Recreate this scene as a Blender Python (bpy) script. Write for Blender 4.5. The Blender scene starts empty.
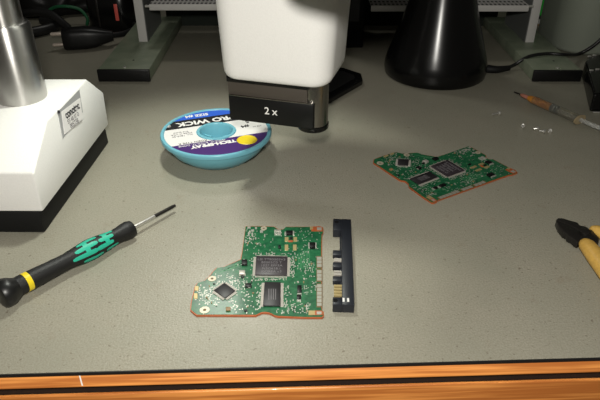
import bpy, bmesh, math, random
from mathutils import Vector, Matrix
random.seed(7)
PI = math.pi
U = 0.014                      # one modelling unit in metres
TH = math.radians(32.3); H = 14.5; F = 600.0
SC = bpy.context.scene
COL = SC.collection

# ------------------------------------------------------------------ camera, world, lights, exposure
cam_d = bpy.data.cameras.new('camera'); cam = bpy.data.objects.new('camera', cam_d); COL.objects.link(cam)
cam.location = (0, 0, H * U); cam.rotation_euler = (PI / 2 - TH, 0, 0)
cam_d.sensor_width = 36; cam_d.lens = 36; cam_d.clip_start = .005; cam_d.clip_end = 50
SC.camera = cam
w = bpy.data.worlds.new('world'); SC.world = w; w.use_nodes = True
w.node_tree.nodes['Background'].inputs[0].default_value = (1.0, .93, .8, 1)
w.node_tree.nodes['Background'].inputs[1].default_value = .05

def area(name, loc, target, size, power, color):
    d = bpy.data.lights.new(name, 'AREA'); d.shape = 'DISK'; d.size = size * U; d.energy = power; d.color = color
    o = bpy.data.objects.new(name, d); COL.objects.link(o)
    o.location = Vector(loc) * U
    v = (Vector(target) - Vector(loc)); o.rotation_euler = v.to_track_quat('-Z', 'Y').to_euler()
    return o
area('front_lamp', (-.5, -.5, 17.5), (0, 20, 0), 1.8, 1.36, (1, .965, .89))
area('ceiling_lamp', (-9.8, 57, 37.5), (-2, 17, 0), 7, 0.45, (1, .97, .9))
sl = bpy.data.lights.new('work_lamp', 'SPOT'); sl.energy = 2.4; sl.color = (.97, 1, .90); sl.shadow_soft_size = 1.1 * U
sl.spot_size = math.radians(70); sl.spot_blend = .6
so = bpy.data.objects.new('work_lamp', sl); COL.objects.link(so); so.location = Vector((-4.6, 26.5, 20)) * U
so.rotation_euler = (Vector((-4.8, 24, 0)) - Vector((-4.6, 26.5, 20))).to_track_quat('-Z', 'Y').to_euler()
SC.view_settings.view_transform = 'Standard'; SC.view_settings.look = 'None'
SC.view_settings.gamma = 1; SC.view_settings.use_curve_mapping = False
SC.view_settings.exposure = 0.0

# ------------------------------------------------------------------ helpers
def G(px, py, z=0.0):
    a = (px - 300) / F; b = (py - 200) / F
    d = Vector((a, math.cos(TH) - b * math.sin(TH), -math.sin(TH) - b * math.cos(TH)))
    return Vector((0, 0, H)) + d * ((z - H) / d.z)

def AY(px, py, Y):
    a = (px - 300) / F; b = (py - 200) / F
    d = Vector((a, math.cos(TH) - b * math.sin(TH), -math.sin(TH) - b * math.cos(TH)))
    return Vector((0, 0, H)) + d * (Y / d.y)

def mat(name, col, rough=.5, metal=0.0, noise=0.0, nscale=300, bump=0.0, bscale=None, spec=.5, col2=None, trans=0.0, coat=0.0, ior=1.45, emit=None):
    m = bpy.data.materials.new(name); m.use_nodes = True
    nt = m.node_tree; b = nt.nodes['Principled BSDF']
    b.inputs['Base Color'].default_value = (*col, 1); b.inputs['Roughness'].default_value = rough
    b.inputs['Metallic'].default_value = metal; b.inputs['Specular IOR Level'].default_value = spec
    b.inputs['Transmission Weight'].default_value = trans; b.inputs['Coat Weight'].default_value = coat
    b.inputs['IOR'].default_value = ior
    tc = nt.nodes.new('ShaderNodeTexCoord')
    if noise or col2:
        n = nt.nodes.new('ShaderNodeTexNoise'); n.inputs['Scale'].default_value = nscale; n.inputs['Detail'].default_value = 4
        nt.links.new(tc.outputs['Object'], n.inputs['Vector'])
        mx = nt.nodes.new('ShaderNodeMix'); mx.data_type = 'RGBA'
        c2 = col2 or tuple(c * (1 - noise) for c in col)
        mx.inputs[6].default_value = (*col, 1); mx.inputs[7].default_value = (*c2, 1)
        r = nt.nodes.new('ShaderNodeMapRange'); r.inputs[1].default_value = .35; r.inputs[2].default_value = .65
        nt.links.new(n.outputs['Fac'], r.inputs[0]); nt.links.new(r.outputs[0], mx.inputs[0])
        nt.links.new(mx.outputs[2], b.inputs['Base Color'])
    if bump:
        n2 = nt.nodes.new('ShaderNodeTexNoise'); n2.inputs['Scale'].default_value = bscale or nscale; n2.inputs['Detail'].default_value = 3
        nt.links.new(tc.outputs['Object'], n2.inputs['Vector'])
        bp = nt.nodes.new('ShaderNodeBump'); bp.inputs['Strength'].default_value = bump; bp.inputs['Distance'].default_value = .0005
        nt.links.new(n2.outputs['Fac'], bp.inputs['Height']); nt.links.new(bp.outputs[0], b.inputs['Normal'])
    return m

def tag(o, label, cat, group=None):
    o['label'] = label; o['category'] = cat
    if group: o['group'] = group
    return o

def thing(name, label, cat, loc=(0, 0, 0), rotz=0.0, group=None):
    o = bpy.data.objects.new(name, None); COL.objects.link(o)
    o.location = Vector(loc) * U; o.rotation_euler = (0, 0, rotz); o.empty_display_size = .01
    return tag(o, label, cat, group)

class MB:
    """collects shapes (in units) for ONE mesh object"""
    def __init__(s): s.v = []; s.f = []; s.mi = []; s.cur = 0
    def add(s, vs, fs):
        n = len(s.v); s.v += [Vector(p) for p in vs]
        s.f += [tuple(i + n for i in f) for f in fs]; s.mi += [s.cur] * len(fs)
        return s
    def mat(s, i): s.cur = i; return s
    def box(s, x0, x1, y0, y1, z0, z1, rz=0.0, c=None):
        vs = [(x, y, z) for z in (z0, z1) for x, y in ((x0, y0), (x1, y0), (x1, y1), (x0, y1))]
        if rz:
            cx, cy = c if c else ((x0 + x1) / 2, (y0 + y1) / 2); co, si = math.cos(rz), math.sin(rz)
            vs = [(cx + (x - cx) * co - (y - cy) * si, cy + (x - cx) * si + (y - cy) * co, z) for x, y, z in vs]
        return s.add(vs, [(3, 2, 1, 0), (4, 5, 6, 7), (0, 1, 5, 4), (1, 2, 6, 5), (2, 3, 7, 6), (3, 0, 4, 7)])
    def loft(s, rings, caps=True, closed=True):
        n = len(rings[0]); vs = [p for r in rings for p in r]; fs = []
        for k in range(len(rings) - 1):
            for i in range(n if closed else n - 1):
                j = (i + 1) % n
                fs.append((k * n + i, k * n + j, (k + 1) * n + j, (k + 1) * n + i))
        if caps:
            fs.append(tuple(range(n - 1, -1, -1))); fs.append(tuple((len(rings) - 1) * n + i for i in range(n)))
        return s.add(vs, fs)
    def prism(s, poly, z0, z1):
        a = sum(poly[i][0] * poly[(i + 1) % len(poly)][1] - poly[(i + 1) % len(poly)][0] * poly[i][1] for i in range(len(poly)))
        if a < 0: poly = poly[::-1]
        return s.loft([[(p[0], p[1], z0) for p in poly], [(p[0], p[1], z1) for p in poly]])
    def lathe(s, prof, c=(0, 0, 0), axis=(0, 0, 1), seg=48, caps=True):
        ax = Vector(axis).normalized(); t = Vector((1, 0, 0)) if abs(ax.x) < .9 else Vector((0, 1, 0))
        e1 = ax.cross(t).normalized(); e2 = ax.cross(e1).normalized(); c = Vector(c)
        e1, e2 = e2, e1
        rings = [[c + ax * z + (e1 * math.cos(2 * PI * i / seg) + e2 * math.sin(2 * PI * i / seg)) * max(r, 1e-4) for i in range(seg)] for r, z in prof]
        return s.loft(rings, caps)
    def tube(s, pts, r, seg=12, res=8):
        P = [Vector(p) for p in pts]; Q = []
        if len(P) > 2:
            E = [P[0] * 2 - P[1]] + P + [P[-1] * 2 - P[-2]]
            for i in range(1, len(E) - 2):
                for k in range(res):
                    t = k / res; a, b, c, d = E[i - 1], E[i], E[i + 1], E[i + 2]
                    Q.append(.5 * ((2 * b) + (c - a) * t + (2 * a - 5 * b + 4 * c - d) * t * t + (3 * b - a - 3 * c + d) * t ** 3))
            Q.append(P[-1])
        else: Q = P
        rings = []; up = Vector((0, 0, 1))
        for i, q in enumerate(Q):
            d = (Q[min(i + 1, len(Q) - 1)] - Q[max(i - 1, 0)]).normalized()
            u = up if abs(d.z) < .95 else Vector((0, 1, 0))
            e1 = d.cross(u).normalized(); e2 = e1.cross(d).normalized()
            rr = r(i / (len(Q) - 1)) if callable(r) else r
            rings.append([q + (e1 * math.cos(2 * PI * k / seg) + e2 * math.sin(2 * PI * k / seg)) * rr for k in range(seg)])
        return s.loft(rings)
    def build(s, name, mats, parent=None, bevel=0.0, smooth=35, segs=2, org=None, weld=False):
        if org is None: org = (0, 0, 0)
        org = Vector(org)
        me = bpy.data.meshes.new(name)
        me.from_pydata([(v - org) * U for v in s.v], [], s.f)
        if not isinstance(mats, (list, tuple)): mats = [mats]
        for m in mats: me.materials.append(m)
        for p, i in zip(me.polygons, s.mi): p.material_index = i
        bm = bmesh.new(); bm.from_mesh(me)
        if weld: bmesh.ops.remove_doubles(bm, verts=bm.verts, dist=1e-6)
        bmesh.ops.recalc_face_normals(bm, faces=bm.faces)
        if bevel:
            ed = [e for e in bm.edges if len(e.link_faces) == 2 and e.calc_face_angle(0) > math.radians(30)]
            bmesh.ops.bevel(bm, geom=ed, offset=bevel * U, segments=segs, affect='EDGES', profile=.5, clamp_overlap=True)
        bm.to_mesh(me); bm.free()
        for p in me.polygons: p.use_smooth = True
        me.set_sharp_from_angle(angle=math.radians(smooth))
        me.update()
        o = bpy.data.objects.new(name, me); COL.objects.link(o)
        if parent is not None: o.parent = parent
        else: o.location = org * U
        return o

def loc(o):  # a thing's place in units
    return Vector(o.location) / U

def lettering(name, text, m, parent, origin, ex, ey, size, extrude=.004, align='CENTER', bold=0.0):
    """flat raised characters; origin/ex/ey in the parent's own frame (units)"""
    cu = bpy.data.curves.new('text_tmp', 'FONT'); cu.body = text; cu.size = size; cu.extrude = extrude
    cu.align_x = align; cu.align_y = 'CENTER'; cu.offset = bold
    t = bpy.data.objects.new('text_tmp', cu); COL.objects.link(t)
    dg = bpy.context.evaluated_depsgraph_get(); dg.update()
    me = bpy.data.meshes.new_from_object(t.evaluated_get(dg))
    bpy.data.objects.remove(t); bpy.data.curves.remove(cu)
    ex = Vector(ex).normalized(); ey = Vector(ey).normalized(); ez = ex.cross(ey).normalized(); og = Vector(origin)
    for v in me.vertices:
        v.co = (og + ex * v.co.x + ey * v.co.y + ez * v.co.z) * U
    me.name = name; me.materials.clear(); me.materials.append(m)
    o = bpy.data.objects.new(name, me); COL.objects.link(o); o.parent = parent
    return o

def struct(name, mb, m, **k):
    o = mb.build(name, m, **k); o['kind'] = 'structure'; return o

def dup(root, locn, rotz, label=None, group=None):
    r = root.copy(); COL.objects.link(r); r.location = Vector(locn) * U; r.rotation_euler = (0, 0, rotz)
    if label: r['label'] = label
    if group: r['group'] = group
    for ch in list(root.children):
        c = ch.copy(); COL.objects.link(c); c.parent = r
        for g in list(ch.children):
            d = g.copy(); COL.objects.link(d); d.parent = c
    return r

# ------------------------------------------------------------------ materials
def laminate():
    m = mat('grey_laminate', (.335, .305, .235), rough=.36, spec=.35)
    nt = m.node_tree; b = nt.nodes['Principled BSDF']; tc = [n for n in nt.nodes if n.type == 'TEX_COORD'][0]
    def noise(sc, det=5, ro=.6):
        n = nt.nodes.new('ShaderNodeTexNoise'); n.inputs['Scale'].default_value = sc; n.inputs['Detail'].default_value = det
        n.inputs['Roughness'].default_value = ro; nt.links.new(tc.outputs['Object'], n.inputs['Vector']); return n
    def mix(fac, a, c):
        x = nt.nodes.new('ShaderNodeMix'); x.data_type = 'RGBA'
        nt.links.new(fac, x.inputs[0])
        for i, q in ((6, a), (7, c)):
            if isinstance(q, tuple): x.inputs[i].default_value = (*q, 1)
            else: nt.links.new(q, x.inputs[i])
        return x.outputs[2]
    def rng(o, a, c, lo=0., hi=1.):
        r = nt.nodes.new('ShaderNodeMapRange'); r.inputs[1].default_value = a; r.inputs[2].default_value = c
        r.inputs[3].default_value = lo; r.inputs[4].default_value = hi; nt.links.new(o, r.inputs[0]); return r.outputs[0]
    fine = noise(1100, 2); big = noise(22, 5); speck = noise(420, 3); stain = noise(60, 6, .7)
    c = mix(rng(big.outputs['Fac'], .35, .65), (.325, .306, .247), (.285, .279, .223))
    c = mix(rng(fine.outputs['Fac'], .40, .66), c, (.258, .243, .188))
    c = mix(rng(speck.outputs['Fac'], .64, .70, 0, .7), c, (.13, .10, .07))
    c = mix(rng(stain.outputs['Fac'], .60, .74, 0, .4), c, (.22, .17, .12))
    nt.links.new(c, b.inputs['Base Color'])
    nt.links.new(rng(big.outputs['Fac'], .3, .7, .30, .42), b.inputs['Roughness'])
    bp = nt.nodes.new('ShaderNodeBump'); bp.inputs['Strength'].default_value = .6; bp.inputs['Distance'].default_value = .0004
    hb = noise(900, 2); nt.links.new(hb.outputs['Fac'], bp.inputs['Height']); nt.links.new(bp.outputs[0], b.inputs['Normal'])
    return m
def wood(name, a, c, rough=.35):
    m = mat(name, a, rough=rough, coat=.3)
    nt = m.node_tree; b = nt.nodes['Principled BSDF']; tc = [n for n in nt.nodes if n.type == 'TEX_COORD'][0]
    mp = nt.nodes.new('ShaderNodeMapping'); mp.inputs['Scale'].default_value = (12, 400, 400)
    nt.links.new(tc.outputs['Object'], mp.inputs['Vector'])
    n = nt.nodes.new('ShaderNodeTexNoise'); n.inputs['Scale'].default_value = 1.4; n.inputs['Detail'].default_value = 6
    nt.links.new(mp.outputs[0], n.inputs['Vector'])
    cr = nt.nodes.new('ShaderNodeValToRGB'); cr.color_ramp.elements[0].position = .40; cr.color_ramp.elements[1].position = .60
    cr.color_ramp.elements[0].color = (*c, 1); cr.color_ramp.elements[1].color = (*a, 1)
    nt.links.new(n.outputs['Fac'], cr.inputs[0]); nt.links.new(cr.outputs[0], b.inputs['Base Color'])
    bp = nt.nodes.new('ShaderNodeBump'); bp.inputs['Strength'].default_value = .3; bp.inputs['Distance'].default_value = .0004
    nt.links.new(n.outputs['Fac'], bp.inputs['Height']); nt.links.new(bp.outputs[0], b.inputs['Normal'])
    return m
M = dict(
    lam=laminate(),
    edge=mat('black_edge', (.012, .012, .012), .45),
    wood=wood('orange_wood', (.84, .33, .08), (.50, .16, .035)),
    gap=mat('dark_gap', (.018, .012, .010), .6),
    white=mat('white_paint', (.87, .86, .83), .38, noise=.03, nscale=900, bump=.25, bscale=1400),
    rubber=mat('black_rubber', (.006, .006, .006), .6, spec=.3, bump=.2, bscale=900),
    black=mat('black_plastic', (.006, .006, .006), .4, spec=.35),
    gloss=mat('gloss_black', (.004, .004, .004), .22, spec=.4),
    dark=mat('dark_matte', (.006, .006, .006), .8, spec=.2),
    chrome=mat('dark_chrome', (.30, .29, .27), .22, 1.0),
    plate=mat('silver_plate', (.42, .42, .42), .4, .2),
    steel=mat('steel', (.75, .74, .70), .32, .8),
    brown=mat('bronze_band', (.085, .072, .060), .45, .3),
    spool=mat('spool_blue', (.17, .46, .56), .32),
    spool2=mat('spool_blue_deep', (.17, .48, .58), .4),
    paper=mat('paper_white', (.80, .78, .76), .4),
    blue=mat('label_blue', (.03, .12, .62), .35),
    lblack=mat('label_black', (.012, .012, .015), .4),
    purple=mat('label_purple', (.06, .02, .15), .35),
    yellow=mat('yellow', (.78, .60, .02), .35),
    text_w=mat('print_white', (.82, .81, .78), .5),
    text_k=mat('print_black', (.02, .02, .025), .5),
    text_g=mat('print_grey', (.16, .15, .16), .5),
    pcb=mat('solder_mask', (.012, .085, .038), .2, col2=(.025, .150, .062), nscale=420, spec=.5),
    copper=mat('copper_edge', (.42, .10, .03), .4, .1),
    solder=mat('solder', (.50, .50, .44), .32, .45),
    contact=mat('contact_metal', (.42, .42, .36), .35, .4),
    frame=mat('contact_gap', (.16, .09, .03), .4),
    ring=mat('tinned_ring', (.55, .50, .38), .35, .3),
    gold=mat('gold_pad', (.48, .38, .18), .35, .4),
    chip=mat('chip_dark', (.020, .018, .020), .45, noise=.2, nscale=900),
    chip2=mat('chip_grey', (.038, .030, .035), .42, noise=.25, nscale=700),
    lead=mat('chip_leads', (.50, .47, .42), .4, .4),
    ceram=mat('ceramic_tan', (.26, .17, .08), .5),
    grn=mat('green_grip', (.02, .42, .28), .45),
    cap=mat('satin_black_cap', (.008, .008, .008), .36),
    handle=mat('black_grip', (.007, .007, .007), .5, bump=.25, bscale=1500),
    footm=mat('grey_green_paint', (.22, .25, .18), .42, col2=(.165, .20, .14), nscale=60),
    rack=mat('rack_paint', (.50, .49, .47), .5),
    web=mat('rack_web', (.13, .135, .13), .5),
    cable=mat('cable_black', (.010, .010, .010), .4),
    pin=mat('pin_metal', (.60, .52, .45), .4, .5),
    pcbgreen=mat('wire_green', (.01, .09, .035), .5),
    red=mat('red_label', (.62, .10, .08), .4),
    limeg=mat('bright_green', (.03, .62, .06), .45),
    amber=mat('amber_flux', (.55, .22, .03), .3),
    clear=mat('clear_plastic', (.82, .83, .80), .2, trans=.75),
    grip=mat('yellow_grip', (.72, .44, .10), .42, noise=.12, nscale=500),
    toolst=mat('tool_steel', (.022, .020, .018), .35, .3),
    conn=mat('connector_black', (.016, .018, .024), .42),
    jug=mat('cloudy_plastic', (.42, .46, .38), .42, trans=.45, spec=.3),
    liquid=mat('cloudy_liquid', (.16, .185, .145), .35, trans=.2),
    floor=mat('floor_paint', (.10, .09, .08), .6, noise=.2, nscale=8),
    wall=mat('dark_wall', (.010, .011, .009), .8, spec=.1),
)
def punched():
    m = mat('punched_steel', (.46, .45, .43), .5)
    nt = m.node_tree; b = nt.nodes['Principled BSDF']; tc = [n for n in nt.nodes if n.type == 'TEX_COORD'][0]
    sx = nt.nodes.new('ShaderNodeSeparateXYZ'); nt.links.new(tc.outputs['Object'], sx.inputs[0])
    def mth(op, a, v=None):
        n = nt.nodes.new('ShaderNodeMath'); n.operation = op
        if hasattr(a, 'links') or hasattr(a, 'is_linked'): nt.links.new(a, n.inputs[0])
        else: n.inputs[0].default_value = a
        if v is not None:
            if isinstance(v, (int, float)): n.inputs[1].default_value = v
            else: nt.links.new(v, n.inputs[1])
        return n.outputs[0]
    hx = mth('GREATER_THAN', mth('SINE', mth('MULTIPLY', sx.outputs[0], 2 * PI / (.30 * U))), -.15)
    hy = mth('GREATER_THAN', mth('SINE', mth('MULTIPLY', sx.outputs[1], 2 * PI / (.75 * U))), -.25)
    f = mth('MULTIPLY', hx, hy)
    x = nt.nodes.new('ShaderNodeMix'); x.data_type = 'RGBA'; x.inputs[6].default_value = (.46, .45, .43, 1); x.inputs[7].default_value = (.03, .03, .03, 1)
    nt.links.new(f, x.inputs[0]); nt.links.new(x.outputs[2], b.inputs['Base Color'])
    return m
M['punched'] = punched()
def brushed():
    m = mat('brushed_steel', (.52, .51, .49), .30, 1.0)
    nt = m.node_tree; b = nt.nodes['Principled BSDF']; tc = [n for n in nt.nodes if n.type == 'TEX_COORD'][0]
    mp = nt.nodes.new('ShaderNodeMapping'); mp.inputs['Scale'].default_value = (60, 60, 6000)
    nt.links.new(tc.outputs['Object'], mp.inputs['Vector'])
    n = nt.nodes.new('ShaderNodeTexNoise'); n.inputs['Scale'].default_value = 1.0; n.inputs['Detail'].default_value = 2
    nt.links.new(mp.outputs[0], n.inputs['Vector'])
    r = nt.nodes.new('ShaderNodeMapRange'); r.inputs[3].default_value = .26; r.inputs[4].default_value = .40
    tg = nt.nodes.new('ShaderNodeTangent'); tg.direction_type = 'RADIAL'; tg.axis = 'Z'
    b.inputs['Anisotropic'].default_value = .8; b.inputs['Anisotropic Rotation'].default_value = .25; nt.links.new(tg.outputs[0], b.inputs['Tangent'])
    nt.links.new(n.outputs['Fac'], r.inputs[0]); nt.links.new(r.outputs[0], b.inputs['Roughness'])
    return m
M['brushed'] = brushed()

# ------------------------------------------------------------------ setting
struct('floor', MB().box(-90, 90, -60, 75, -53.5, -52.5), M['floor'])
struct('wall_back', MB().box(-90, 90, 60, 61.5, -52.5, 90), M['wall'])

# ------------------------------------------------------------------ workbench (front edge runs 2.1 degrees off the camera's x axis)
RB = math.radians(2.1)
bench = thing('workbench', 'grey laminate workbench with orange wooden front edge under all the tools', 'workbench', (0, 13.19, 0), RB)
MB().box(-62, 62, 0, 45, -.5, 0).build('worktop', M['lam'], bench, bevel=.02)
MB().box(-62, 62, -.05, 0, -.14, -.012).build('edge_band', M['edge'], bench, bevel=.012)
MB().loft([[(x, y, z) for y, z in ((-.001, -.12), (-.03, -.12), (-.22, -.42), (-.22, -.46), (-.001, -.48))] for x in (-62, 62)]).build('wooden_lipping', M['wood'], bench, bevel=.02, segs=2)
MB().box(-62, 62, .06, 44, -2.2, -.49).build('recess', M['gap'], bench)
MB().box(-62, 62, -.07, .06, -5.5, -1.0).build('front_rail', M['wood'], bench, bevel=.09, segs=3)
mb = MB(); mb.loft([[(-6.90, -.05, -.125), (-6.86, -.05, -.125), (-6.86, -.035, -.14), (-6.90, -.035, -.14)], [(-6.82, -.222, -.39), (-6.78, -.222, -.39), (-6.78, -.2, -.40), (-6.82, -.2, -.40)]]); mb.build('scratch', M['text_w'], bench)
for x in (-55, 55):
    for y in (3, 41):
        MB().box(x - 2.5, x + 2.5, y - 2.5, y + 2.5, -52.5, -2.2).build('leg', M['wood'], bench, bevel=.2)

# ------------------------------------------------------------------ microscope stand (left)
def sheared(poly):  return poly
st = thing('microscope_stand', 'white faceted microscope base on a black rubber foot with a brushed steel pole', 'microscope stand', (-15, 25, 0))
O = loc(st)
xl = -22.0
A = (-10.61, 20.37); B = (-10.18, 28.67); zc, zt, zw = 2.85, 4.0, 1.05
def basering(z, ins, front, right, back):
    return [(xl + ins, A[1] + front + .1, z), (A[0] - right, A[1] + front, z), (B[0] - right, B[1] - back, z), (xl + ins, B[1] - back, z)]
mb = MB().loft([basering(zw, 0, 0, -.16, 0), basering(zc, 0, 0, -.20, 0), [(xl, 22.86, zt), (-10.50, 22.8, zt), (-10.26, 27.5, zt), (xl, 27.5, zt)]])
mb.build('base_housing', M['white'], st, bevel=.09, segs=3, org=O, smooth=28)
mb = MB().loft([basering(0, 0, .0, -.0, 0), basering(zw - .01, 0, .03, .03, .03)])
mb.build('rubber_foot', M['rubber'], st, bevel=.08, org=O)
# rating plate and sticker on the sloping right face
q0, q1, q3 = Vector((-10.41, 20.37, zc)), Vector((-9.98, 28.67, zc)), Vector((-10.26, 27.5, zt))
fn = (q1 - q0).cross(q3 - q0).normalized()
if fn.x < 0: fn = -fn
def onface(px, py, off=.0):
    a = (px - 300) / F; b = (py - 200) / F
    d = Vector((a, math.cos(TH) - b * math.sin(TH), -math.sin(TH) - b * math.cos(TH))); c = Vector((0, 0, H))
    return c + d * ((q0 - c).dot(fn) / d.dot(fn)) + fn * off
def face_slab(name, pts, m, th, base=.0):
    lo = [onface(*p, base) for p in pts]; hi = [onface(*p, base + th) for p in pts]
    return MB().loft([lo, hi]).build(name, m, st, org=O)
face_slab('rating_plate', [(57.5, 112), (79, 89.5), (82.5, 112), (62.5, 138.5)], M['plate'], .02)
face_slab('sticker', [(61, 112), (79.5, 98), (82, 119), (64, 134.5)], M['paper'], .02, .02)
e_x = (onface(80, 99) - onface(62, 113)).normalized(); e_y = fn.cross(e_x).normalized()
lettering('lettering', 'conotec', M['text_k'], st, onface(71.5, 110.5, .045) - O, e_x, e_y, .46, bold=.012)
lettering('lettering', 'ST-48 07 D', M['text_g'], st, onface(72.5, 118, .045) - O, e_x, e_y, .26)
lettering('lettering', '005738', M['text_g'], st, onface(73.5, 123.5, .045) - O, e_x, e_y, .30)
pc = (-12.47, 25.24)
mb = MB().lathe([(1.06, zt - .02), (1.08, zt + .06), (1.08, 7.2), (1.0, 7.36), (.8, 7.36)], (pc[0], pc[1], 0), seg=64)
mb.build('pole_collar', M['brushed'], st, org=O)
mb = MB().lathe([(.84, 7.3), (.84, 26)], (pc[0], pc[1], 0), seg=64)
mb.build('pole', M['brushed'], st, org=O)
MB().tube([(-14.2, 25.2, 22.6), (4.5, 25.6, 22.6)], .75, seg=32).build('boom_arm', M['brushed'], st, org=O)
MB().lathe([(1.0, 21.4), (1.45, 21.5), (1.45, 23.7), (1.3, 23.9)], (pc[0], pc[1], 0), seg=40).build('arm_clamp', M['white'], st, org=O)
MB().lathe([(.07, 0), (.07, .05), (.03, .05)], onface(57.5, 112, .03), fn, seg=12).build('rivet', M['text_k'], st, org=O)

# ------------------------------------------------------------------ microscope head
YA = math.radians(-16.1)
hd = thing('stereo_microscope', 'white stereo microscope head with black 2x lens block hanging above the bench', 'microscope head', (-1.271, 23.853, 3.117), YA)
hd.scale = (.918, .918, .918)
def rrect(u0, u1, v0, v1, r, z, n=8):
    pts = []
    for cx, cy, a0 in ((u1 - r, v1 - r, 0), (u0 + r, v1 - r, 90), (u0 + r, v0 + r, 180), (u1 - r, v0 + r, 270)):
        for k in range(n + 1):
            a = math.radians(a0 + 90 * k / n); pts.append((cx + r * math.cos(a), cy + r * math.sin(a), z))
    return pts
Z0 = 2.1
rings = []
for dz, g in ((0, .42), (.04, .24), (.12, .12), (.28, .03), (.5, 0), (2.4, -.10), (4.6, -.22), (6.5, -.3)):
    rings.append(rrect(-2.42 + g, 2.84 - g, -.32 + g * .6, 3.8 - g, max(.35, .95 - g), 4.42 - Z0 + dz))
MB().loft(rings).build('housing', M['white'], hd, smooth=50)
MB().loft([rrect(2.3, 6.6, -7.0, 3.0, 2.1, 10.3 - Z0), rrect(2.3, 6.6, -7.0, 3.0, 2.1, 13 - Z0)]).build('shading_overhang', M['black'], hd, bevel=.1)  # overhang added and shaped to shade the housing's top right, mostly out of view
MB().box(-2.12, 1.75, .10, 2.6, 3.55 - Z0, 4.5 - Z0).build('neck_block', M['brown'], hd, bevel=.05)
MB().box(-2.14, 1.85, .02, 2.7, 4.22 - Z0, 4.5 - Z0).build('upper_trim', M['gloss'], hd, bevel=.03)
MB().box(-2.08, 2.08, 0, 2.2, 2.32 - Z0, 3.55 - Z0).build('lens_block', M['black'], hd, bevel=.04)
MB().box(-2.08, 2.0, .01, 2.1, 3.55 - Z0, 3.58 - Z0).build('chrome_line', M['chrome'], hd)
MB().loft([rrect(.4, 2.6, .6, 2.9, .8, 8.8), rrect(.4, 2.6, .6, 2.9, .8, 19.8)]).build('focus_column', M['white'], hd, bevel=.05)
lettering('lettering', '2 x', M['text_w'], hd, (.02, -.012, 2.98 - Z0), (1, 0, 0), (0, 0, 1), .50, bold=.006)
oc = Matrix.Rotation(-YA, 3, 'Z') @ Vector((.62 + 1.385, 26.35 - 25.985, 0))
MB().lathe([(.70, 2.28), (.72, 2.3), (.72, 4.4)], (oc.x, oc.y, -Z0), seg=48).build('objective_barrel', M['chrome'], hd)
MB().lathe([(.45, 2.02), (.72, 2.02), (.76, 2.08), (.76, 2.27), (.72, 2.3)], (oc.x, oc.y, -Z0), seg=48).build('objective_ring', M['gloss'], hd)

# ------------------------------------------------------------------ solder wick spool
sp = thing('solder_wick_spool', 'light blue plastic spool of desoldering braid with a blue, black and purple label', 'spool', (-4.2, 27.3, 0))
R1 = 2.78
MB().lathe([(.75, .02), (1.5, 0), (1.72, .06), (2.25, .5), (2.55, .95), (2.60, 1.12), (2.76, 1.16), (2.78, 1.30), (2.74, 1.37), (2.62, 1.37), (2.60, 1.32),
            (.98, 1.32), (.96, 1.38), (.84, 1.38), (.80, 1.30), (.76, .35), (.60, .3), (.58, .2), (.3, .18), (.28, .1), (.01, .1)], seg=96, caps=False).build('flange', M['spool'], sp, smooth=40)
mb = MB()
for k in range(3):
    a = k * 2 * PI / 3 + .5
    mb.box(.35, .8, -.05, .05, .45, .95, a, (0, 0))
mb.build('hub_rib', M['spool2'], sp)
la = math.atan2(1.45, 3.7) * .93
ex = Vector((math.cos(la), math.sin(la), 0)); ey = Vector((-math.sin(la), math.cos(la), 0))
def band(v0, v1, z, Ro=2.58, Ri=1.0, n=14):
    vs = []; fs = []
    for k in range(n + 1):
        v = v0 + (v1 - v0) * k / n
        xo = math.sqrt(max(Ro * Ro - v * v, 1e-5)); xi = math.sqrt(max(Ri * Ri - v * v, 0))
        for u in (-xo, -xi, xi, xo):
            p = ex * u + ey * v; vs.append((p.x, p.y, z))
    for k in range(n):
        a = k * 4
        fs.append((a, a + 1, a + 5, a + 4)); fs.append((a + 2, a + 3, a + 7, a + 6))
        if abs(v0 + (v1 - v0) * (k + .5) / n) > Ri: fs.append((a + 1, a + 2, a + 6, a + 5))
    return MB().add(vs, fs)
zl = 1.335
vb = []
for p in ((170, 130.2), (234.5, 120.7), (174.5, 122.2), (230, 113.2), (180.5, 144.7), (250, 135)):
    q = G(*p, 1.33) - Vector((-4.2, 27.3, 1.33)); vb.append(q.dot(ey))
v_bw = (vb[0] + vb[1]) / 2; v_bb = (vb[2] + vb[3]) / 2; v_wp = (vb[4] + vb[5]) / 2
band(-2.575, v_wp, zl).build('purple_band', M['purple'], sp)
band(v_wp, v_bw, zl).build('white_band', M['paper'], sp)
band(v_bw, v_bb, zl).build('black_band', M['lblack'], sp)
band(v_bb, 2.575, zl).build('blue_band', M['blue'], sp)
def on(u, v, z=zl + .004): p = ex * u + ey * v; return (p.x, p.y, z)
nx, ny = -ex, -ey
lettering('lettering', 'PRO WICK', M['text_w'], sp, on(-.22, (v_bw + v_bb) / 2), nx, ny, .62, bold=.024)
lettering('lettering', '\u00ae', M['text_w'], sp, on(-2.18, (v_bw + v_bb) / 2 + .02), nx, ny, .32)
lettering('lettering', 'SIZE #4', M['text_w'], sp, on(-.55, v_bb + .36), nx, ny, .38, bold=.012)
lettering('lettering', 'TECH-SPRAY', M['text_w'], sp, on(-.45, v_wp - .42), nx, ny, .38, bold=.022)
lettering('lettering', 'WICK-IT. STICK-IT. DONE', M['text_w'], sp, on(-.95, v_wp - .15), nx, ny, .2)
lettering('lettering', 'ROSIN TYPE R', M['text_k'], sp, on(-1.35, v_wp + .12), nx, ny, .22)
lettering('lettering', 'No. 1809-5F\nMade in USA\nfine braid', M['text_g'], sp, on(-1.7, .25), nx, ny, .2)
lettering('lettering', '#4', M['text_k'], sp, on(1.5, .05), nx, ny, .38, bold=.012)
lettering('lettering', '5', M['text_k'], sp, on(1.75, .55), nx, ny, .38, bold=.012)
lettering('lettering', '.098 IN', M['text_g'], sp, on(2.1, -.15), nx, ny, .16)
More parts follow.
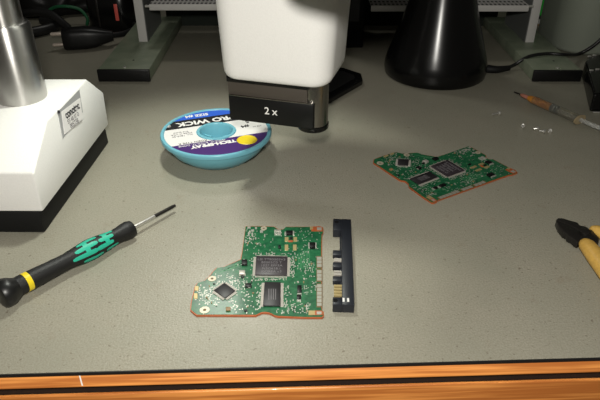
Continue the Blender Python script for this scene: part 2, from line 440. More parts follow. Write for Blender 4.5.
yv = Vector(G(247, 140, 1.33)) - Vector((-4.2, 27.3, 1.33))
mb = MB(); rg = []
for r_, z_ in ((.02, 1.20), (.36, 1.22), (.42, 1.34), (.47, 1.36), (.50, 1.34)):
    rg.append([(yv.x + ex.x * r_ * math.cos(a) - ex.y * r_ * math.sin(a), yv.y + ex.y * r_ * math.cos(a) + ex.x * r_ * math.sin(a), z_) for a in [2 * PI * k / 32 for k in range(32)]])
mb.loft(rg).build('yellow_plug', M['yellow'], sp)

# ------------------------------------------------------------------ circuit boards: everything drawn on board 1, board 2 is a turned copy
def C5(x, y, z=.13):  # a reading on board 1
    return G(x / 4 + 185, y / 4 + 220, z)
pb = thing('circuit_board', 'green hard drive circuit board lying in front of the lens block, beside the black connector', 'circuit board', C5(300, 200, 0).to_tuple())
PO = loc(pb)
outline = [(242, 20), (300, 20), (356, 21), (366, 28), (374, 32), (392, 32), (398, 28), (404, 22), (500, 22), (543, 22), (552, 24), (554, 30), (554, 46), (549, 52), (548, 100),
           (548, 350), (550, 357), (555, 362), (556, 378), (550, 385), (480, 385), (372, 381), (358, 378), (348, 372), (336, 367), (318, 365), (303, 367), (292, 373), (283, 377),
           (150, 376), (45, 376), (34, 368), (20, 356), (22, 330), (38, 262), (47, 248), (75, 239), (97, 219), (108, 203), (124, 187), (150, 184), (222, 152), (228, 120)]
opts = [C5(x, y) for x, y in outline]
MB().prism([(p.x, p.y) for p in opts], .0, .07).build('board', [M['copper']], pb, org=PO, smooth=30)
cen = C5(300, 200)
# solder mask slightly inset on top
ins = [(p + (cen - p).normalized() * .035) for p in opts]
MB().prism([(p.x, p.y) for p in ins], .07, .08).build('solder_mask', M['pcb'], pb, org=PO, smooth=30)
ZT = .08
def quadc(pts, z0, z1, m, name, bevel=.0, lab=None):
    ps = [C5(x, y, z1) for x, y in pts]
    o = MB().prism([(p.x, p.y) for p in ps], z0, z1).build(name, m, pb, org=PO, bevel=bevel)
    return o
def rc(x0, y0, x1, y1): return [(x0, y0), (x1, y0), (x1, y1), (x0, y1)]
# orange corner tabs with a white pad
quadc([(505, 26), (540, 25), (550, 29), (550, 45), (505, 45)], ZT, ZT + .008, M['copper'], 'corner_tab')
quadc([(494, 362), (545, 362), (552, 366), (551, 379), (494, 380)], ZT, ZT + .008, M['copper'], 'corner_tab')
quadc(rc(528, 29, 546, 40), ZT + .008, ZT + .014, M['solder'], 'tab_pad')
quadc(rc(527, 366, 546, 377), ZT + .008, ZT + .014, M['solder'], 'tab_pad')
quadc([(494, 362), (520, 362), (520, 379), (494, 379)], ZT + .008, ZT + .012, M['gold'], 'tab_pad')
# finger contacts along the right edge
for y0, y1 in ((147, 190), (200, 244), (257, 346)):
    quadc(rc(526, y0 - 3, 549, y1 + 3), ZT, ZT + .004, M['frame'], 'contact_frame')
    n = max(2, int((y1 - y0) / 14)); mb = MB()
    for k in range(n):
        a = y0 + (y1 - y0) * k / n; b = a + (y1 - y0) / n - 3
        ps = [C5(x, y, ZT) for x, y in rc(528, a + 1, 546.5, b + 1.5)]
        mb.prism([(p.x, p.y) for p in ps], ZT + .004, ZT + .012)
    mb.build('edge_contacts', M['contact'], pb, org=PO)
# mounting rings
for x, y, rx in ((108, 231, 15), (78, 356, 17), (315, 30, 13)):
    c = C5(x, y); mb = MB(); r = rx / 4 / 24.5
    mb.lathe([(r * .35, ZT), (r * .35, ZT + .012), (r, ZT + .012), (r, ZT)], (c.x, c.y, 0), seg=24, caps=False).build('mounting_ring', M['ring'], pb, org=PO)
    MB().lathe([(r * .34, ZT + .002), (0.0, ZT + .002)], (c.x, c.y, 0), seg=16).build('mounting_hole', M['ceram'], pb, org=PO)
# chips with leads
def chip(pts, h, m, leads, name='chip'):
    ps = [C5(x, y, ZT + h) for x, y in pts]
    mb = MB().prism([(p.x, p.y) for p in ps], ZT + .015, ZT + h)
    o = mb.build(name, m, pb, org=PO, bevel=.012)
    lm = MB(); pg = [Vector((p.x, p.y, 0)) for p in ps]; c = sum(pg, Vector()) / 4
    for side, n in leads:
        a, b = pg[side], pg[(side + 1) % 4]; mid = (a + b) / 2; out = (mid - c); d = (b - a)
        out = Vector((d.y, -d.x, 0)).normalized() * (1 if Vector((d.y, -d.x, 0)).dot(out) > 0 else -1)
        for k in range(n):
            s = a + d * ((k + .5) / n); wv = d.normalized() * (d.length / n * .27)
            q = [s - wv, s + wv, s + wv + out * .10, s - wv + out * .10]
            lm.prism([(p.x, p.y) for p in q], ZT, ZT + .03)
    lo = lm.build('leads', M['lead'], pb, org=PO); lo.parent = o
    return o
c1 = chip([(285, 143), (410, 145), (408, 220), (280, 218)], .075, M['chip2'], [(0, 26), (1, 20), (2, 26), (3, 20)])
c2 = chip([(318, 247), (383, 248), (382, 343), (312, 342)], .07, M['chip'], [(1, 27), (3, 27)])
c3 = chip([(158, 250), (202, 282), (160, 312), (115, 280)], .06, M['chip'], [(0, 12), (1, 12), (2, 12), (3, 12)])
for i in range(5):
    lettering('chip_print', ['LSI TTB5502V3', 'B5502C0 T', '1027 EPF3A', 'N3G618.1', 'KOREA e3'][i], M['text_g'], c1, C5(346, 158 + i * 12, ZT + .08) - PO, (1, -.02, 0), (.02, 1, 0), .17)
for i in range(4):
    x = 334 + i * 9
    ps = [C5(a, b, ZT + .072) for a, b in rc(x, 275, x + 3, 318)]
    o = MB().prism([(p.x, p.y) for p in ps], ZT + .07, ZT + .074).build('chip_print', M['text_g'], pb, org=PO); o.parent = c2
small = [  # x0,y0,x1,y1,height,material,name
    (226, 157, 249, 177, .08, 'black', 'transistor'), (216, 200, 240, 216, .10, 'lead', 'crystal'), (240, 252, 266, 266, .07, 'black', 'transistor'),
    (449, 260, 466, 288, .09, 'black', 'diode'), (447, 298, 464, 314, .09, 'black', 'diode'), (498, 88, 521, 108, .10, 'black', 'transistor'),
    (404, 41, 431, 56, .08, 'black', 'diode'), (373, 100, 383, 110, .06, 'black', 'transistor'),
    (163, 347, 182, 360, .06, 'ceram', 'capacitor'), (40, 264, 54, 282, .02, 'gold', 'test_pad'), (36, 293, 50, 314, .02, 'gold', 'test_pad'),
    (399, 68, 414, 85, .02, 'gold', 'test_pad'), (434, 68, 448, 85, .02, 'gold', 'test_pad'), (399, 98, 413, 120, .02, 'gold', 'test_pad'),
    (432, 98, 446, 120, .02, 'gold', 'test_pad'), (413, 80, 432, 86, .04, 'copper', 'jumper'), (418, 66, 430, 74, .05, 'black', 'resistor'),
    (500, 27, 512, 36, .02, 'gold', 'test_pad'), (225, 217, 236, 229, .05, 'black', 'resistor'), (252, 264, 262, 270, .04, 'lead', 'resistor'),
    (236, 357, 249, 365, .03, 'black', 'resistor'),
]
for x0, y0, x1, y1, h, m, n in small:
    quadc(rc(x0, y0, x1, y1), ZT, ZT + h, M[m], n, bevel=.01 if h > .03 else 0)
# solder ends and connector comb
mb = MB()
def pad(x0, y0, x1, y1, z=.02):
    quadc(rc(x0, y0, x1, y1), ZT, ZT + z, M['solder'], 'solder_joint')
for x0, y0, x1, y1 in ((493, 90, 498, 108), (521, 90, 526, 108), (398, 47, 405, 57), (430, 44, 437, 57), (449, 288, 466, 296, ), (447, 314, 464, 321), (216, 216, 222, 222), (236, 214, 242, 220),
                       (357, 38, 384, 44), (357, 52, 384, 56)): pad(x0, y0, x1, y1, .05)
for k in range(4): pad(358 + k * 7, 43, 361.5 + k * 7, 54, .04)
for x, y, a, b in ((250, 26, 262, 32), (300, 40, 312, 48), (264, 38, 276, 44), (252, 50, 258, 62), (266, 50, 272, 62), (317, 56, 321, 66), (280, 28, 288, 33)): pad(x, y, a, b, .03)
# individually visible tiny resistors and capacitors
rnd = random.Random(3)
for k in range(34):
    x, y = [(rnd.uniform(245, 290), rnd.uniform(30, 100)), (rnd.uniform(60, 130), rnd.uniform(235, 340)), (rnd.uniform(420, 510), rnd.uniform(120, 250)), (rnd.uniform(400, 500), rnd.uniform(325, 372)), (rnd.uniform(190, 270), rnd.uniform(235, 360))][k % 5]
    a = rnd.choice([(7, 4), (4, 6)])
    quadc(rc(x, y, x + a[0], y + a[1]), ZT, ZT + .03, M[rnd.choice(['ceram', 'black', 'lead', 'lead'])], rnd.choice(['resistor', 'capacitor']))
# fine solder pads and silkscreen: surface pattern of the board
mb = MB()
def tiny(x, y, w_, h_):
    p = C5(x, y); c, s = w_ / 98, h_ / 68
    mb.add([(p.x - c, p.y - s, ZT + .004), (p.x + c, p.y - s, ZT + .004), (p.x + c, p.y + s, ZT + .004), (p.x - c, p.y + s, ZT + .004)], [(0, 1, 2, 3)])
blocks = ((285, 143, 410, 220, 14), (312, 247, 383, 343, 12))
def inboard(x, y):
    n = len(outline); ins_ = False; j = n - 1
    for i in range(n):
        xi, yi = outline[i]; xj, yj = outline[j]
        if (yi > y) != (yj > y) and x < (xj - xi) * (y - yi) / (yj - yi) + xi: ins_ = not ins_
        j = i
    return ins_
cl = [(262, 60, 26, 32, 60), (100, 300, 45, 35, 110), (215, 250, 35, 25, 60), (230, 320, 60, 35, 60), (345, 133, 70, 4, 46), (345, 234, 70, 4, 50), (430, 180, 10, 50, 60), (300, 300, 8, 50, 40),
      (430, 350, 70, 20, 80), (455, 150, 40, 60, 50), (500, 220, 25, 80, 60), (400, 300, 14, 40, 40), (470, 60, 40, 25, 25), (160, 235, 40, 20, 50), (300, 90, 60, 40, 30), (270, 200, 8, 60, 30), (300, 200, 260, 170, 220)]
for cx, cy, sx, sy, n in cl:
    for _ in range(int(n * .75)):
        x = cx + rnd.uniform(-1, 1) * sx; y = cy + rnd.uniform(-1, 1) * sy
        if not (inboard(x, y) and inboard(x - 6, y) and inboard(x + 6, y) and inboard(x, y + 6) and inboard(x, y - 6)): continue
        w_, h_ = rnd.choice([(1.6, 2.6), (2.6, 1.4), (1.5, 1.5), (3.2, 1.0), (1.0, 3.4)]); tiny(x, y, w_, h_)
# traces
mb.mat(1)
for k in range(9): 
    p = C5(140 + k * 7, 205 - k * 2); q = C5(200 + k * 7, 172 - k * 2 + rnd.uniform(-4, 4)); d = (q - p).normalized() * .0; nrm = Vector((-(q - p).y, (q - p).x, 0)).normalized() * .010
    mb.add([p + nrm, p - nrm, q - nrm, q + nrm], [(0, 1, 2, 3)])
for k in range(8):
    p = C5(455 + k * 6, 190); q = C5(455 + k * 6, 130 - 3 * k); nrm = Vector((.009, 0, 0))
    mb.add([p + nrm, p - nrm, q - nrm, q + nrm], [(0, 1, 2, 3)])
for v in mb.v:
    if abs(v.z - ZT - .004) > 1e-5: v.z = ZT + .0025
mb.build('solder_pads', [M['solder'], mat('trace_green', (.08, .28, .13), .25)], pb, org=PO)

# board 2 : fit the turned copy to its four corners
def fitrot():
    a1 = [(190.5, 309.5), (323, 315.5), (323, 225.5), (245.5, 225), (240.5, 257.5), (217.5, 267), (197, 281)]
    a2 = [(375, 159.5), (433.5, 201.5), (516, 171.5), (470, 146), (438, 154.5), (421, 152.5), (396.5, 151.5)]
    g1 = [complex(*G(*p, .1).xy) for p in a1]; g2 = [complex(*G(*p, .1).xy) for p in a2]
    m1 = sum(g1) / 7; m2 = sum(g2) / 7
    z = sum((a - m1).conjugate() * (b - m2) for a, b in zip(g1, g2)); z /= abs(z)
    o = m2 + z * (complex(PO.x, PO.y) - m1)
    return math.atan2(z.imag, z.real), (o.real, o.imag, 0)
ra, ro = fitrot()
dup(pb, ro, ra, label='green hard drive circuit board lying turned and alone at the right, nearer the screws')

# ------------------------------------------------------------------ black drive connector
cn = thing('drive_connector', 'long black plastic hard drive connector lying upright beside the near circuit board', 'connector', G(345, 268).to_tuple())
CO = loc(cn); zc_ = .38
def P3(x, y, z): return G(x, y, z)
# direction of its long axis
pa, pbb = G(354.5, 305, zc_), G(351, 219, zc_); ax = (pbb - pa).normalized(); L = (pbb - pa).length; nr = Vector((ax.y, -ax.x, 0))
def cbox(s0, s1, t0, t1, z0, z1):  # s along, t across from the right edge to the left
    vs = [pa + ax * s - nr * t for s, t in ((s0, t0), (s0, t1), (s1, t1), (s1, t0))]
    return [(v.x, v.y) for v in vs]
mb = MB(); mb.prism(cbox(0, L, 0, .42, 0, 0), 0, zc_); mb.build('connector_body', M['conn'], cn, bevel=.03, org=CO)
def along(y, z=.38): return (G(340, y, z) - pa).dot(ax)
for y0, y1, zt_ in ((230, 218, zc_), (255, 250, .2), (267, 262, .2), (281, 276, .2), (305, 297, zc_)):
    MB().prism(cbox(max(0, along(y0, zt_)), min(L, along(y1, zt_)), .41, .75, 0, 0), 0, zt_).build('housing_block', M['conn'], cn, bevel=.03, org=CO)
MB().prism(cbox(.4, L - .4, .41, .47, 0, 0), 0, .12).build('connector_shelf', M['conn'], cn, org=CO)
for y0, y1, m in ((250, 237, 'conn'), (262, 258, 'lead'), (276, 270, 'lead'), (297, 284, 'gold')):
    a, b = along(y0, .15) + .02, along(y1, .15) - .02; n = max(2, int((b - a) / .16))
    if m == 'conn': continue
    for k in range(n):
        s = a + (b - a) * (k + .5) / n
        MB().prism(cbox(s - .05, s + .05, .42, .70, 0, 0), .06, .16).build('contact_pin', M[m], cn, org=CO)
for dx in (0, .16):
    MB().prism(cbox(.10 + .05, .34, .18 + dx, .25 + dx, 0, 0), zc_, zc_ + .006).build('white_mark', M['text_w'], cn, org=CO)
MB().prism(cbox(L, L + .10, .15, .22, 0, 0), .1, .3).build('locating_peg', M['conn'], cn, org=CO)
MB().prism(cbox(L, L + .10, .32, .39, 0, 0), .1, .3).build('locating_peg', M['conn'], cn, org=CO)
p = pa + ax * .2 - nr * .66; MB().lathe([(.09, zc_), (.09, zc_ + .004), (.0, zc_ + .004)], (p.x, p.y, 0), seg=20).build('screw_hole', M['dark'], cn, org=CO)
p = pa + ax * (L - .25) - nr * .6; MB().lathe([(.09, zc_), (.09, zc_ + .004), (.0, zc_ + .004)], (p.x, p.y, 0), seg=20).build('screw_hole', M['dark'], cn, org=CO)

# ------------------------------------------------------------------ precision screwdriver
s0 = G(-1, 296, .53); s1 = G(132.5, 228, .38); tip = G(175, 205.5, .30)
s0.z = .53; s1.z = .38; tip.z = .30
sd = thing('precision_screwdriver', 'small black precision screwdriver with green grip inlays and a yellow ring', 'screwdriver', (s0.x, s0.y, 0))
SO = loc(sd); dax = (s1 - s0); LH = dax.length; dax.normalize()
def up(f): return f * LH
MB().lathe([(.0, -.02), (.40, 0), (.48, .04), (.515, .12), (.52, .30), (.49, .42), (.41, .55), (.36, .66)], s0, dax, seg=32).build('swivel_cap', M['cap'], sd, org=SO)
prof = [(.345, .62), (.35, .8), (.345, up(.26)), (.33, up(.32)), (.315, up(.46)), (.335, up(.52)), (.385, up(.59)), (.41, up(.65)), (.385, up(.70)), (.34, up(.77)), (.305, up(.84)), (.32, up(.88)),
        (.365, up(.93)), (.375, up(.965)), (.33, up(.995)), (.2, up(1.0))]
MB().lathe(prof, s0, dax, seg=40).build('handle', M['handle'], sd, org=SO)
MB().lathe([(.34, up(.165)), (.36, up(.167)), (.36, up(.200)), (.34, up(.202))], s0, dax, seg=40, caps=False).build('yellow_ring', M['yellow'], sd, org=SO)
def hr(z):
    for (r0, z0), (r1, z1) in zip(prof, prof[1:]):
        if z0 <= z <= z1: return r0 + (r1 - r0) * (z - z0) / (z1 - z0)
    return .3
e1 = dax.cross(Vector((0, 0, 1))).normalized(); e2 = e1.cross(dax).normalized()  # e2 up-ish, e1 to the right side
def surf(z, a, off=.012):
    r = hr(z) + off; return s0 + dax * z + (e1 * math.cos(a) + e2 * math.sin(a)) * r
def inlay(z0, z1, a0, a1, m=10, n=6):
    mb_ = MB(); vs = []; fs = []
    for i in range(m + 1):
        t = i / m; wv = math.sqrt(max(0, 1 - (2 * t - 1) ** 8)) if i not in (0, m) else .55
        for j in range(n + 1):
            a = (a0 + a1) / 2 + (a1 - a0) / 2 * (2 * j / n - 1) * wv
            vs.append(surf(z0 + (z1 - z0) * t, a))
    for i in range(m):
        for j in range(n):
            k = i * (n + 1) + j; fs.append((k, k + 1, k + n + 2, k + n + 1))
    return vs, fs
for base in range(3):
    mb = MB()
    b0 = PI * .5 + base * 2 * PI / 3 - .55
    for za, zb in ((.52, .69), (.70, .82)):
        for k, (sh) in enumerate((-.035, .0, .035)):
            a = b0 + (k - 1) * .68
            vs, fs = inlay(up(za + sh), up(zb + sh * .5), a - .22, a + .22); mb.add(vs, fs)
        zm = (za + zb) / 2
        vs, fs = inlay(up(zm - .018), up(zm + .018), b0 - .62, b0 + .62); mb.add(vs, fs)
    mb.build('grip_inlay', M['grn'], sd, org=SO)
dsh = (tip - s1).normalized(); LS = (tip - s1).length
MB().lathe([(.075, -.1), (.075, LS * .55), (.07, LS * .56)], s1, dsh, seg=20).build('shaft', M['steel'], sd, org=SO)
MB().lathe([(.078, LS * .5), (.078, LS * .92), (.06, LS), (.0, LS)], s1, dsh, seg=20).build('blade_tip', M['toolst'], sd, org=SO)

# ------------------------------------------------------------------ flush cutters (right edge)
pl = thing('flush_cutters', 'black-jawed cutting pliers with yellow handles at the right edge', 'pliers', G(584, 233).to_tuple())
LO = loc(pl)
def gp(pts, z): return [(G(x, y, z).x, G(x, y, z).y) for x, y in pts]
MB().prism(gp([(556, 219.5), (558, 217.6), (563, 217.8), (570, 220), (578, 222.2), (580, 225), (586, 226), (590, 229), (588, 234), (580, 231), (572, 226)], .42), .10, .42).build('jaw', M['toolst'], pl, bevel=.05, org=LO)
MB().prism(gp([(556, 219.5), (572, 226), (580, 231), (588, 234), (590, 238), (582, 240), (578, 242.5), (572, 237.5), (568, 235.5), (566.5, 233), (564, 232), (559, 226)], .40), .08, .40).build('jaw', M['toolst'], pl, bevel=.05, org=LO)
MB().prism(gp([(582, 229), (592, 228), (600, 237), (599, 241), (590, 242), (583, 238)], .5), .1, .46).build('pivot_plate', M['toolst'], pl, bevel=.05, org=LO)
pc_ = G(585, 232, .46); MB().lathe([(.22, 0), (.22, .07), (.15, .10), (0, .10)], (pc_.x, pc_.y, .45), seg=24).build('pivot_screw', M['toolst'], pl, org=LO)
def grip(p0, p1, r0, r1, z):
    a = G(*p0, z); b = G(*p1, z); d = (b - a); s = Vector((-d.y, d.x, 0)).normalized(); rings = []
    for t in (0, .02, .06, .2, .5, .8, 1):
        c = a + d * t; r = (r0 + (r1 - r0) * min(1, t * 2.2)) * (.55 if t == 0 else .8 if t == .02 else 1)
        rings.append([c + s * r * math.cos(q) + Vector((0, 0, 1)) * min(r, .40) * .85 * math.sin(q) for q in [2 * PI * k / 20 for k in range(20)]])
    return MB().loft(rings)
grip((583.5, 241), (655, 330), .30, .46, .36).build('handle_grip', M['grip'], pl, org=LO, smooth=60)
grip((590, 228.5), (690, 266), .24, .42, .36).build('handle_grip', M['grip'], pl, org=LO, smooth=60)

# ------------------------------------------------------------------ syringe
y0 = G(514, 92, .3); y1 = G(606, 131.5, .3); y0.z = .32; y1.z = .34
sy = thing('flux_syringe', 'small clear syringe of amber flux with a needle tip behind the screws', 'syringe', (y0.x, y0.y, 0))
YO = loc(sy); sa = (y1 - y0); SL = sa.length; sa.normalize()
def f_(t): return SL * t
MB().lathe([(.03, 0), (.05, f_(.09)), (.05, f_(.10))], y0, sa, seg=16).build('needle', M['toolst'], sy, org=YO)
MB().lathe([(.05, f_(.08)), (.11, f_(.10)), (.13, f_(.17)), (.10, f_(.18)), (0, f_(.18))], y0, sa, seg=20).build('needle_hub', mat('pink_hub', (.42, .17, .12), .4), sy, org=YO)
MB().lathe([(.09, f_(.165)), (.17, f_(.19)), (.225, f_(.24)), (.225, f_(.44)), (.0, f_(.44))], y0, sa, seg=24).build('flux', M['amber'], sy, org=YO)
MB().lathe([(.23, f_(.44)), (.23, f_(.475)), (.20, f_(.48)), (.23, f_(.485)), (.23, f_(.505)), (0, f_(.505))], y0, sa, seg=24).build('plunger_seal', mat('grey_rubber', (.10, .12, .13), .5), sy, org=YO)
MB().lathe([(.235, f_(.24)), (.255, f_(.26)), (.26, f_(.50)), (.26, f_(.74)), (.24, f_(.74)), (.24, f_(.26)), (.235, f_(.24))], y0, sa, seg=24, caps=False).build('barrel', mat('clear_barrel', (.85, .83, .75), .12, trans=.95, ior=1.2), sy, org=YO)
MB().lathe([(.10, f_(.505)), (.12, f_(.52)), (.12, f_(1.0)), (.25, f_(1.0)), (.25, f_(1.03)), (0, f_(1.03))], y0, sa, seg=20).build('plunger_rod', M['clear'], sy, org=YO)
fl = y0 + sa * f_(.735); sdv = Vector((-sa.y, sa.x, 0)).normalized()
rg = []
for t in (0, .06):
    rg.append([fl + sa * t + sdv * .48 * math.cos(q) + Vector((0, 0, 1)) * .27 * math.sin(q) for q in [2 * PI * k / 24 for k in range(24)]])
MB().loft(rg).build('finger_flange', mat('amber_clear', (.62, .50, .30), .2, trans=.5), sy, org=YO)

# ------------------------------------------------------------------ five tiny screws
def screw(label, px, py, ang, L_):
    p = G(px, py, .1); t = thing('machine_screw', label, 'screw', (p.x, p.y, .115), ang, 'tiny loose screws'); t.scale = (1.35,) * 3
    MB().lathe([(.0, -.01), (.075, 0), (.085, .03), (.085, .06), (.045, .075)], (0, 0, 0), (1, 0, 0), seg=18).build('screw_head', M['steel'], t)
    MB().lathe([(.045, .07)] + [(.045 if k % 2 else .034, .07 + L_ * k / 10) for k in range(1, 11)] + [(.0, .08 + L_)], (0, 0, 0), (1, 0, 0), seg=14).build('screw_thread', M['steel'], t)
screw('tiny steel screw, leftmost and longest of the loose ones', 500, 113, math.radians(205), .36)
screw('tiny steel screw standing tilted, second from left among the loose ones', 523, 125.5, math.radians(250), .14)
screw('tiny steel screw, middle of the loose ones', 538.5, 128.5, math.radians(195), .17)
screw('tiny steel screw, second from right among the loose ones', 545, 131.5, math.radians(175), .17)
screw('tiny steel screw, rightmost of the loose ones, nearest the syringe', 550.5, 130.5, math.radians(230), .15)

# ------------------------------------------------------------------ steel rack at the back
rk = thing('bench_rack', 'grey steel rack with perforated shelves on flat black-ended feet at the back', 'rack', (2.6, 44.5, 0))
RO = loc(rk)
for x0, x1, h in ((-13.2, -9.85, .79), (15.28, 18.4, .74)):
    f = MB().box(x0, x1, 37.66, 50.2, 0, h).build('foot', M['footm'], rk, bevel=.05, org=RO)
    c = MB().box(x0 - .03, x1 + .03, 37.45, 37.68, 0, h + .02).build('end_cap', M['black'], rk, bevel=.05, org=RO); c.parent = f
    xm = (x0 + x1) / 2 + (.1 if x0 > 0 else 0)
    s_ = MB().lathe([(.11, h), (.11, h + .06), (.06, h + .07), (0, h + .07)], (xm, 38.0, 0), seg=16).build('foot_screw', M['steel'], rk, org=RO); s_.parent = f
    s_ = MB().lathe([(.07, h), (.07, h + .012), (0, h + .012)], (xm + .25, 39.4, 0), seg=12).build('screw_hole', M['dark'], rk, org=RO); s_.parent = f
for xa, sg, bp in ((-11.8, 1, .79), (16.53, -1, .74)):
    MB().box(xa, xa + .62, 43.4, 43.48, bp, 22).build('upright', M['rack'], rk, bevel=.02, org=RO)
    xs = xa + .62 if sg > 0 else xa
    MB().box(xs - .04, xs + .04, 43.48, 48.5, bp, 22).build('upright_web', M['web'], rk, org=RO)
for x0, x1, z in ((-10.6, -.3, 3.2), (5.0, 16.1, 3.12)):
    tr = MB().box(x0, x1, 43.0, 49, z + .28, z + .42).build('shelf_deck', M['punched'], rk, org=RO)
    l = MB().box(x0, x1, 42.86, 43.0, z, z + .42).build('shelf_lip', M['rack'], rk, bevel=.03, org=RO); l.parent = tr
MB().box(-11.1, 16.4, 50.25, 50.45, 0, 8).build('back_panel', mat('back_panel_paint', (.012, .016, .012), .7, spec=.2), rk, org=RO)
for xa in (-10.95, 16.15):
    MB().lathe([(.09, 0), (.09, .35), (0, .35)], (xa, 43.2, 3.4), (1, 0, 0), seg=12).build('shelf_screw', M['steel'], rk, org=RO)

# ------------------------------------------------------------------ dark things behind the microscope
bx = thing('speaker_box', 'tall black box standing between the shelves behind the microscope head', 'box', (3.2, 46.5, 0))
MB().box(1.6, 4.75, 44.4, 49, 0, 13).build('box_shell', M['dark'], bx, bevel=.12, org=loc(bx))
MB().box(2.0, 4.35, 44.37, 44.42, 2, 12).build('front_panel', M['black'], bx, org=loc(bx))
tray = thing('phone', 'flat glossy black device lying just behind the microscope lens', 'device', (1.9, 37, 0))
pts = gp([(290, 108), (331, 97), (363, 79), (361.5, 73), (343, 67), (300, 67)], .45)
MB().prism(pts, .02, .45).build('shell', M['gloss'], tray, bevel=.12, segs=4, org=loc(tray))
pts = gp([(300, 100), (331, 92), (355, 78), (354, 75), (342, 71), (302, 72)], .46)
MB().prism(pts, .45, .465).build('screen', M['black'], tray, org=loc(tray))

# ------------------------------------------------------------------ black cone with its cable
cb = thing('cone_lamp_base', 'glossy black cone-shaped base standing behind the turned circuit board', 'lamp base', (9.15, 39.25, 0))
prof = [(3.28, 0), (3.36, .08), (3.42, .45), (3.38, .9), (3.25, 1.35), (3.05, 1.95), (2.78, 2.75), (2.5, 3.6), (2.25, 4.4), (2.05, 5.2), (1.8, 6.3), (1.5, 8), (1.2, 10), (.9, 12.5), (.6, 14.5), (.55, 17)]
MB().lathe(prof, (0, 0, 0), seg=72).build('cone', M['gloss'], cb, smooth=50)
MB().tube([G(484, 69, .28) - loc(cb) + Vector((0, .1, 0)), G(497, 69.5, .28) - loc(cb), G(509, 68, .26) - loc(cb)], lambda t: .30 - .12 * t, seg=16).build('cable_relief', M['rubber'], cb)
MB().tube([G(505, 68.6, .26) - loc(cb), G(514, 65, .30) - loc(cb), G(524, 58.8, .72) - loc(cb), G(533, 55.4, .88) - loc(cb), G(548, 53.6, .88) - loc(cb), G(565, 54.5, .86) - loc(cb), AY(578, 54, 41.9) - loc(cb), AY(590, 48, 41.9) - loc(cb), AY(600, 40, 41.9) - loc(cb), AY(616, 24, 41.9) - loc(cb)], .115, seg=12).build('power_cable', M['cable'], cb)

# ------------------------------------------------------------------ jug, green carton, black box at right
jg = thing('plastic_canister', 'cloudy translucent plastic canister of liquid in the back right corner', 'canister', (24, 46, 0))
JO = loc(jg)
def sh(z, i): return [(p[0], p[1], z) for p in rrect(19.0 + i, 29 - i, 42.55 + i, 49.6 - i, 2.3 - i, z, 8)]
MB().loft([sh(.0, .25), sh(.12, .05), sh(.3, 0), sh(11, 0), sh(12, .3), sh(12.8, 1.2), sh(13, 1.9)]).build('canister_wall', M['jug'], jg, org=JO, smooth=50)
MB().loft([sh(.2, .12), sh(3.5, .12)]).build('liquid', M['liquid'], jg, org=JO, smooth=50)
MB().lathe([(1.4, 13), (1.4, 14), (0, 14)], (24, 46, 0), seg=32).build('cap', M['jug'], jg, org=JO)
gb = thing('green_carton', 'bright green and black carton standing behind the right rack upright', 'carton', (22.5, 53.5, 0))
MB().box(20.55, 24.5, 51.8, 55.5, .38, 9).build('green_face', M['limeg'], gb, bevel=.08, org=loc(gb))
MB().box(20.5, 24.55, 51.75, 55.55, 0, .38).build('black_base', M['black'], gb, bevel=.08, org=loc(gb))
wb = thing('white_block', 'small white and brown block lying behind the right rack upright', 'block', (20, 50.3, 0))
MB().box(19.5, 20.9, 50.2, 50.8, .14, .4).build('block_body', M['rack'], wb, bevel=.04, org=loc(wb))
MB().box(19.5, 20.9, 50.2, 50.8, 0, .14).build('block_base', M['ceram'], wb, bevel=.02, org=loc(wb))
bk = thing('black_adapter', 'glossy black power adapter with metal clips at the right edge above the syringe', 'adapter', G(600, 90).to_tuple())
BO = loc(bk)
e0, e1_ = G(589, 112), G(582, 80); e0.z = e1_.z = 0
r0_, r1_ = G(640, 112), G(640, 60)
pts = [(e0.x, e0.y), (r0_.x, r0_.y), (r1_.x, r1_.y), (e1_.x + .7, e1_.y + 1.3), (e1_.x + .15, e1_.y + .5), (e1_.x, e1_.y)]
MB().prism(pts, 0, 1.15).build('adapter_shell', M['gloss'], bk, bevel=.14, segs=4, org=BO)
for (x, y, z) in ((589, 57, 1.15), (594, 56, 1.15), (591, 71, 1.15), (597, 70, 1.15)):
    p = G(x, y, z); MB().box(p.x - .12, p.x + .14, p.y - .05, p.y + .05, z - .01, z + .1).build('metal_clip', M['steel'], bk, bevel=.03, org=BO)
p = G(596, 111, .1); MB().box(p.x - .2, p.x + .3, p.y - .14, p.y, .02, .10).build('metal_clip', M['steel'], bk, bevel=.02, org=BO)

# ------------------------------------------------------------------ dark heap at the back left
plug = thing('mains_plug', 'black two-pin mains plug lying with its metal pins pointing left', 'plug', G(82, 38).to_tuple())
QO = loc(plug)
a = G(63, 39, .8); b = G(108, 36, .8)
d = (b - a).normalized(); s = Vector((-d.y, d.x, 0))
rings = []
for t, wv, hh in ((0, .6, .66), (.1, .7, .76), (.7, .72, .8), (1.6, .74, .8), (2.3, .7, .7), (3.0, .5, .5), (3.6, .3, .35)):
    rings.append([a + d * t + s * wv * math.copysign(abs(math.cos(q)) ** .6, math.cos(q)) + Vector((0, 0, hh * math.copysign(abs(math.sin(q)) ** .6, math.sin(q)))) for q in [2 * PI * k / 24 for k in range(24)]])
MB().loft(rings).build('plug_body', M['black'], plug, org=QO, smooth=50)
for sg in (-1, 1):
    p0 = a + d * .05 + Vector((0, 0, .40 * sg))
    MB().lathe([(.14, -.1), (.14, .75), (.10, .86), (0, .87)], p0, -d, seg=16).build('pin', M['pin'], plug, org=QO)
MB().tube([b + d * -.1, b + d * 1.0 + Vector((0, 1.2, -.2)), b + Vector((1, 4, -.3)), b + Vector((-3, 7, -.3))], .22).build('plug_cable', M['cable'], plug, org=QO)

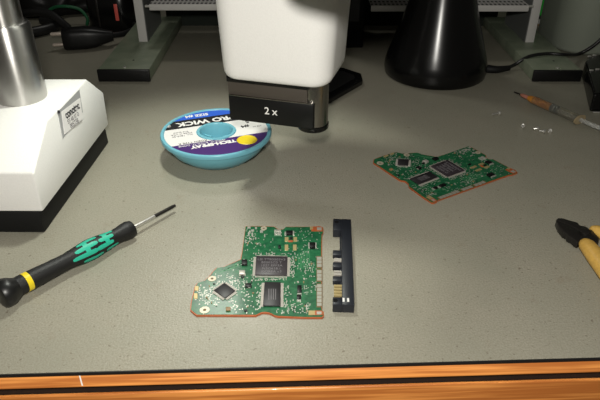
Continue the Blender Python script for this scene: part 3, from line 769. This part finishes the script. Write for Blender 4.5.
ad = thing('power_brick', 'black power brick with a red label at the left of the rack upright', 'power brick', (-15.3, 50.5, 0))
AO = loc(ad)
MB().loft([rrect(-17.1, -13.5, 48.4, 53.5, 1.1, 0), rrect(-17.2, -13.35, 48.2, 53.7, 1.2, .4), rrect(-17.2, -13.35, 48.2, 53.7, 1.2, 3.2), rrect(-16.9, -13.7, 48.5, 53.4, 1.0, 3.6)]).build('brick_shell', M['gloss'], ad, org=AO, smooth=50)
MB().box(-14.7, -14.42, 48.12, 48.22, 1.0, 2.3).build('red_label', M['red'], ad, org=AO, bevel=.03)
MB().box(-16.1, -15.95, 48.12, 48.22, .5, 3.1).build('seam', M['toolst'], ad, org=AO, bevel=.02)
def coil(label, pts, r, m, name='black_cable'):
    o = MB().tube(pts, r, seg=12).build(name, M[m] if isinstance(m, str) else m, None, org=pts[0]); return tag(o, label, 'cable')
coil('thick black cable at the far left, sweeping behind the steel pole', [(-27, 47, .42), (-23, 46.2, .42), (-20.5, 47.5, .42), (-19.8, 49.4, .42), (-21.5, 50.4, .42)], .42, 'cable')
coil('black cable arching down towards the mains plug', [(-26, 49, .32), (-23, 49.2, 1.2), (-20.5, 49, 1.4), (-18.8, 48, .7), (-17.9, 47, .32), (-16.5, 46.9, .32)], .32, 'cable')
coil('green cable lying against the dark heap', [(-22, 51, .22), (-20.8, 50.9, 1.2), (-19.6, 50.6, 1.5), (-18.4, 50.7, 1.25), (-17.75, 50.4, .6), (-17.65, 49.8, .22)], .13, 'pcbgreen', 'green_cable')
bag = thing('black_bag', 'crumpled black bag heaped behind the steel pole at the back left', 'bag', (-23, 54.6, 0))
bm = bmesh.new(); bmesh.ops.create_icosphere(bm, subdivisions=5, radius=1)
from mathutils import noise as mn
for v in bm.verts:
    n = mn.noise(v.co * 2.3) * .25 + mn.noise(v.co * 5.5) * .12
    v.co = Vector((v.co.x * 4.9, v.co.y * 2.6, max(v.co.z, -.55) * 3.4 + 1.9)) * (1 + n)
    v.co.z = max(v.co.z, 0.02); v.co *= U
me = bpy.data.meshes.new('bag_body'); bm.to_mesh(me); bm.free(); me.materials.append(mat('black_nylon', (.008, .008, .008), .5))
for p in me.polygons: p.use_smooth = True
o = bpy.data.objects.new('bag_body', me); COL.objects.link(o); o.parent = bag
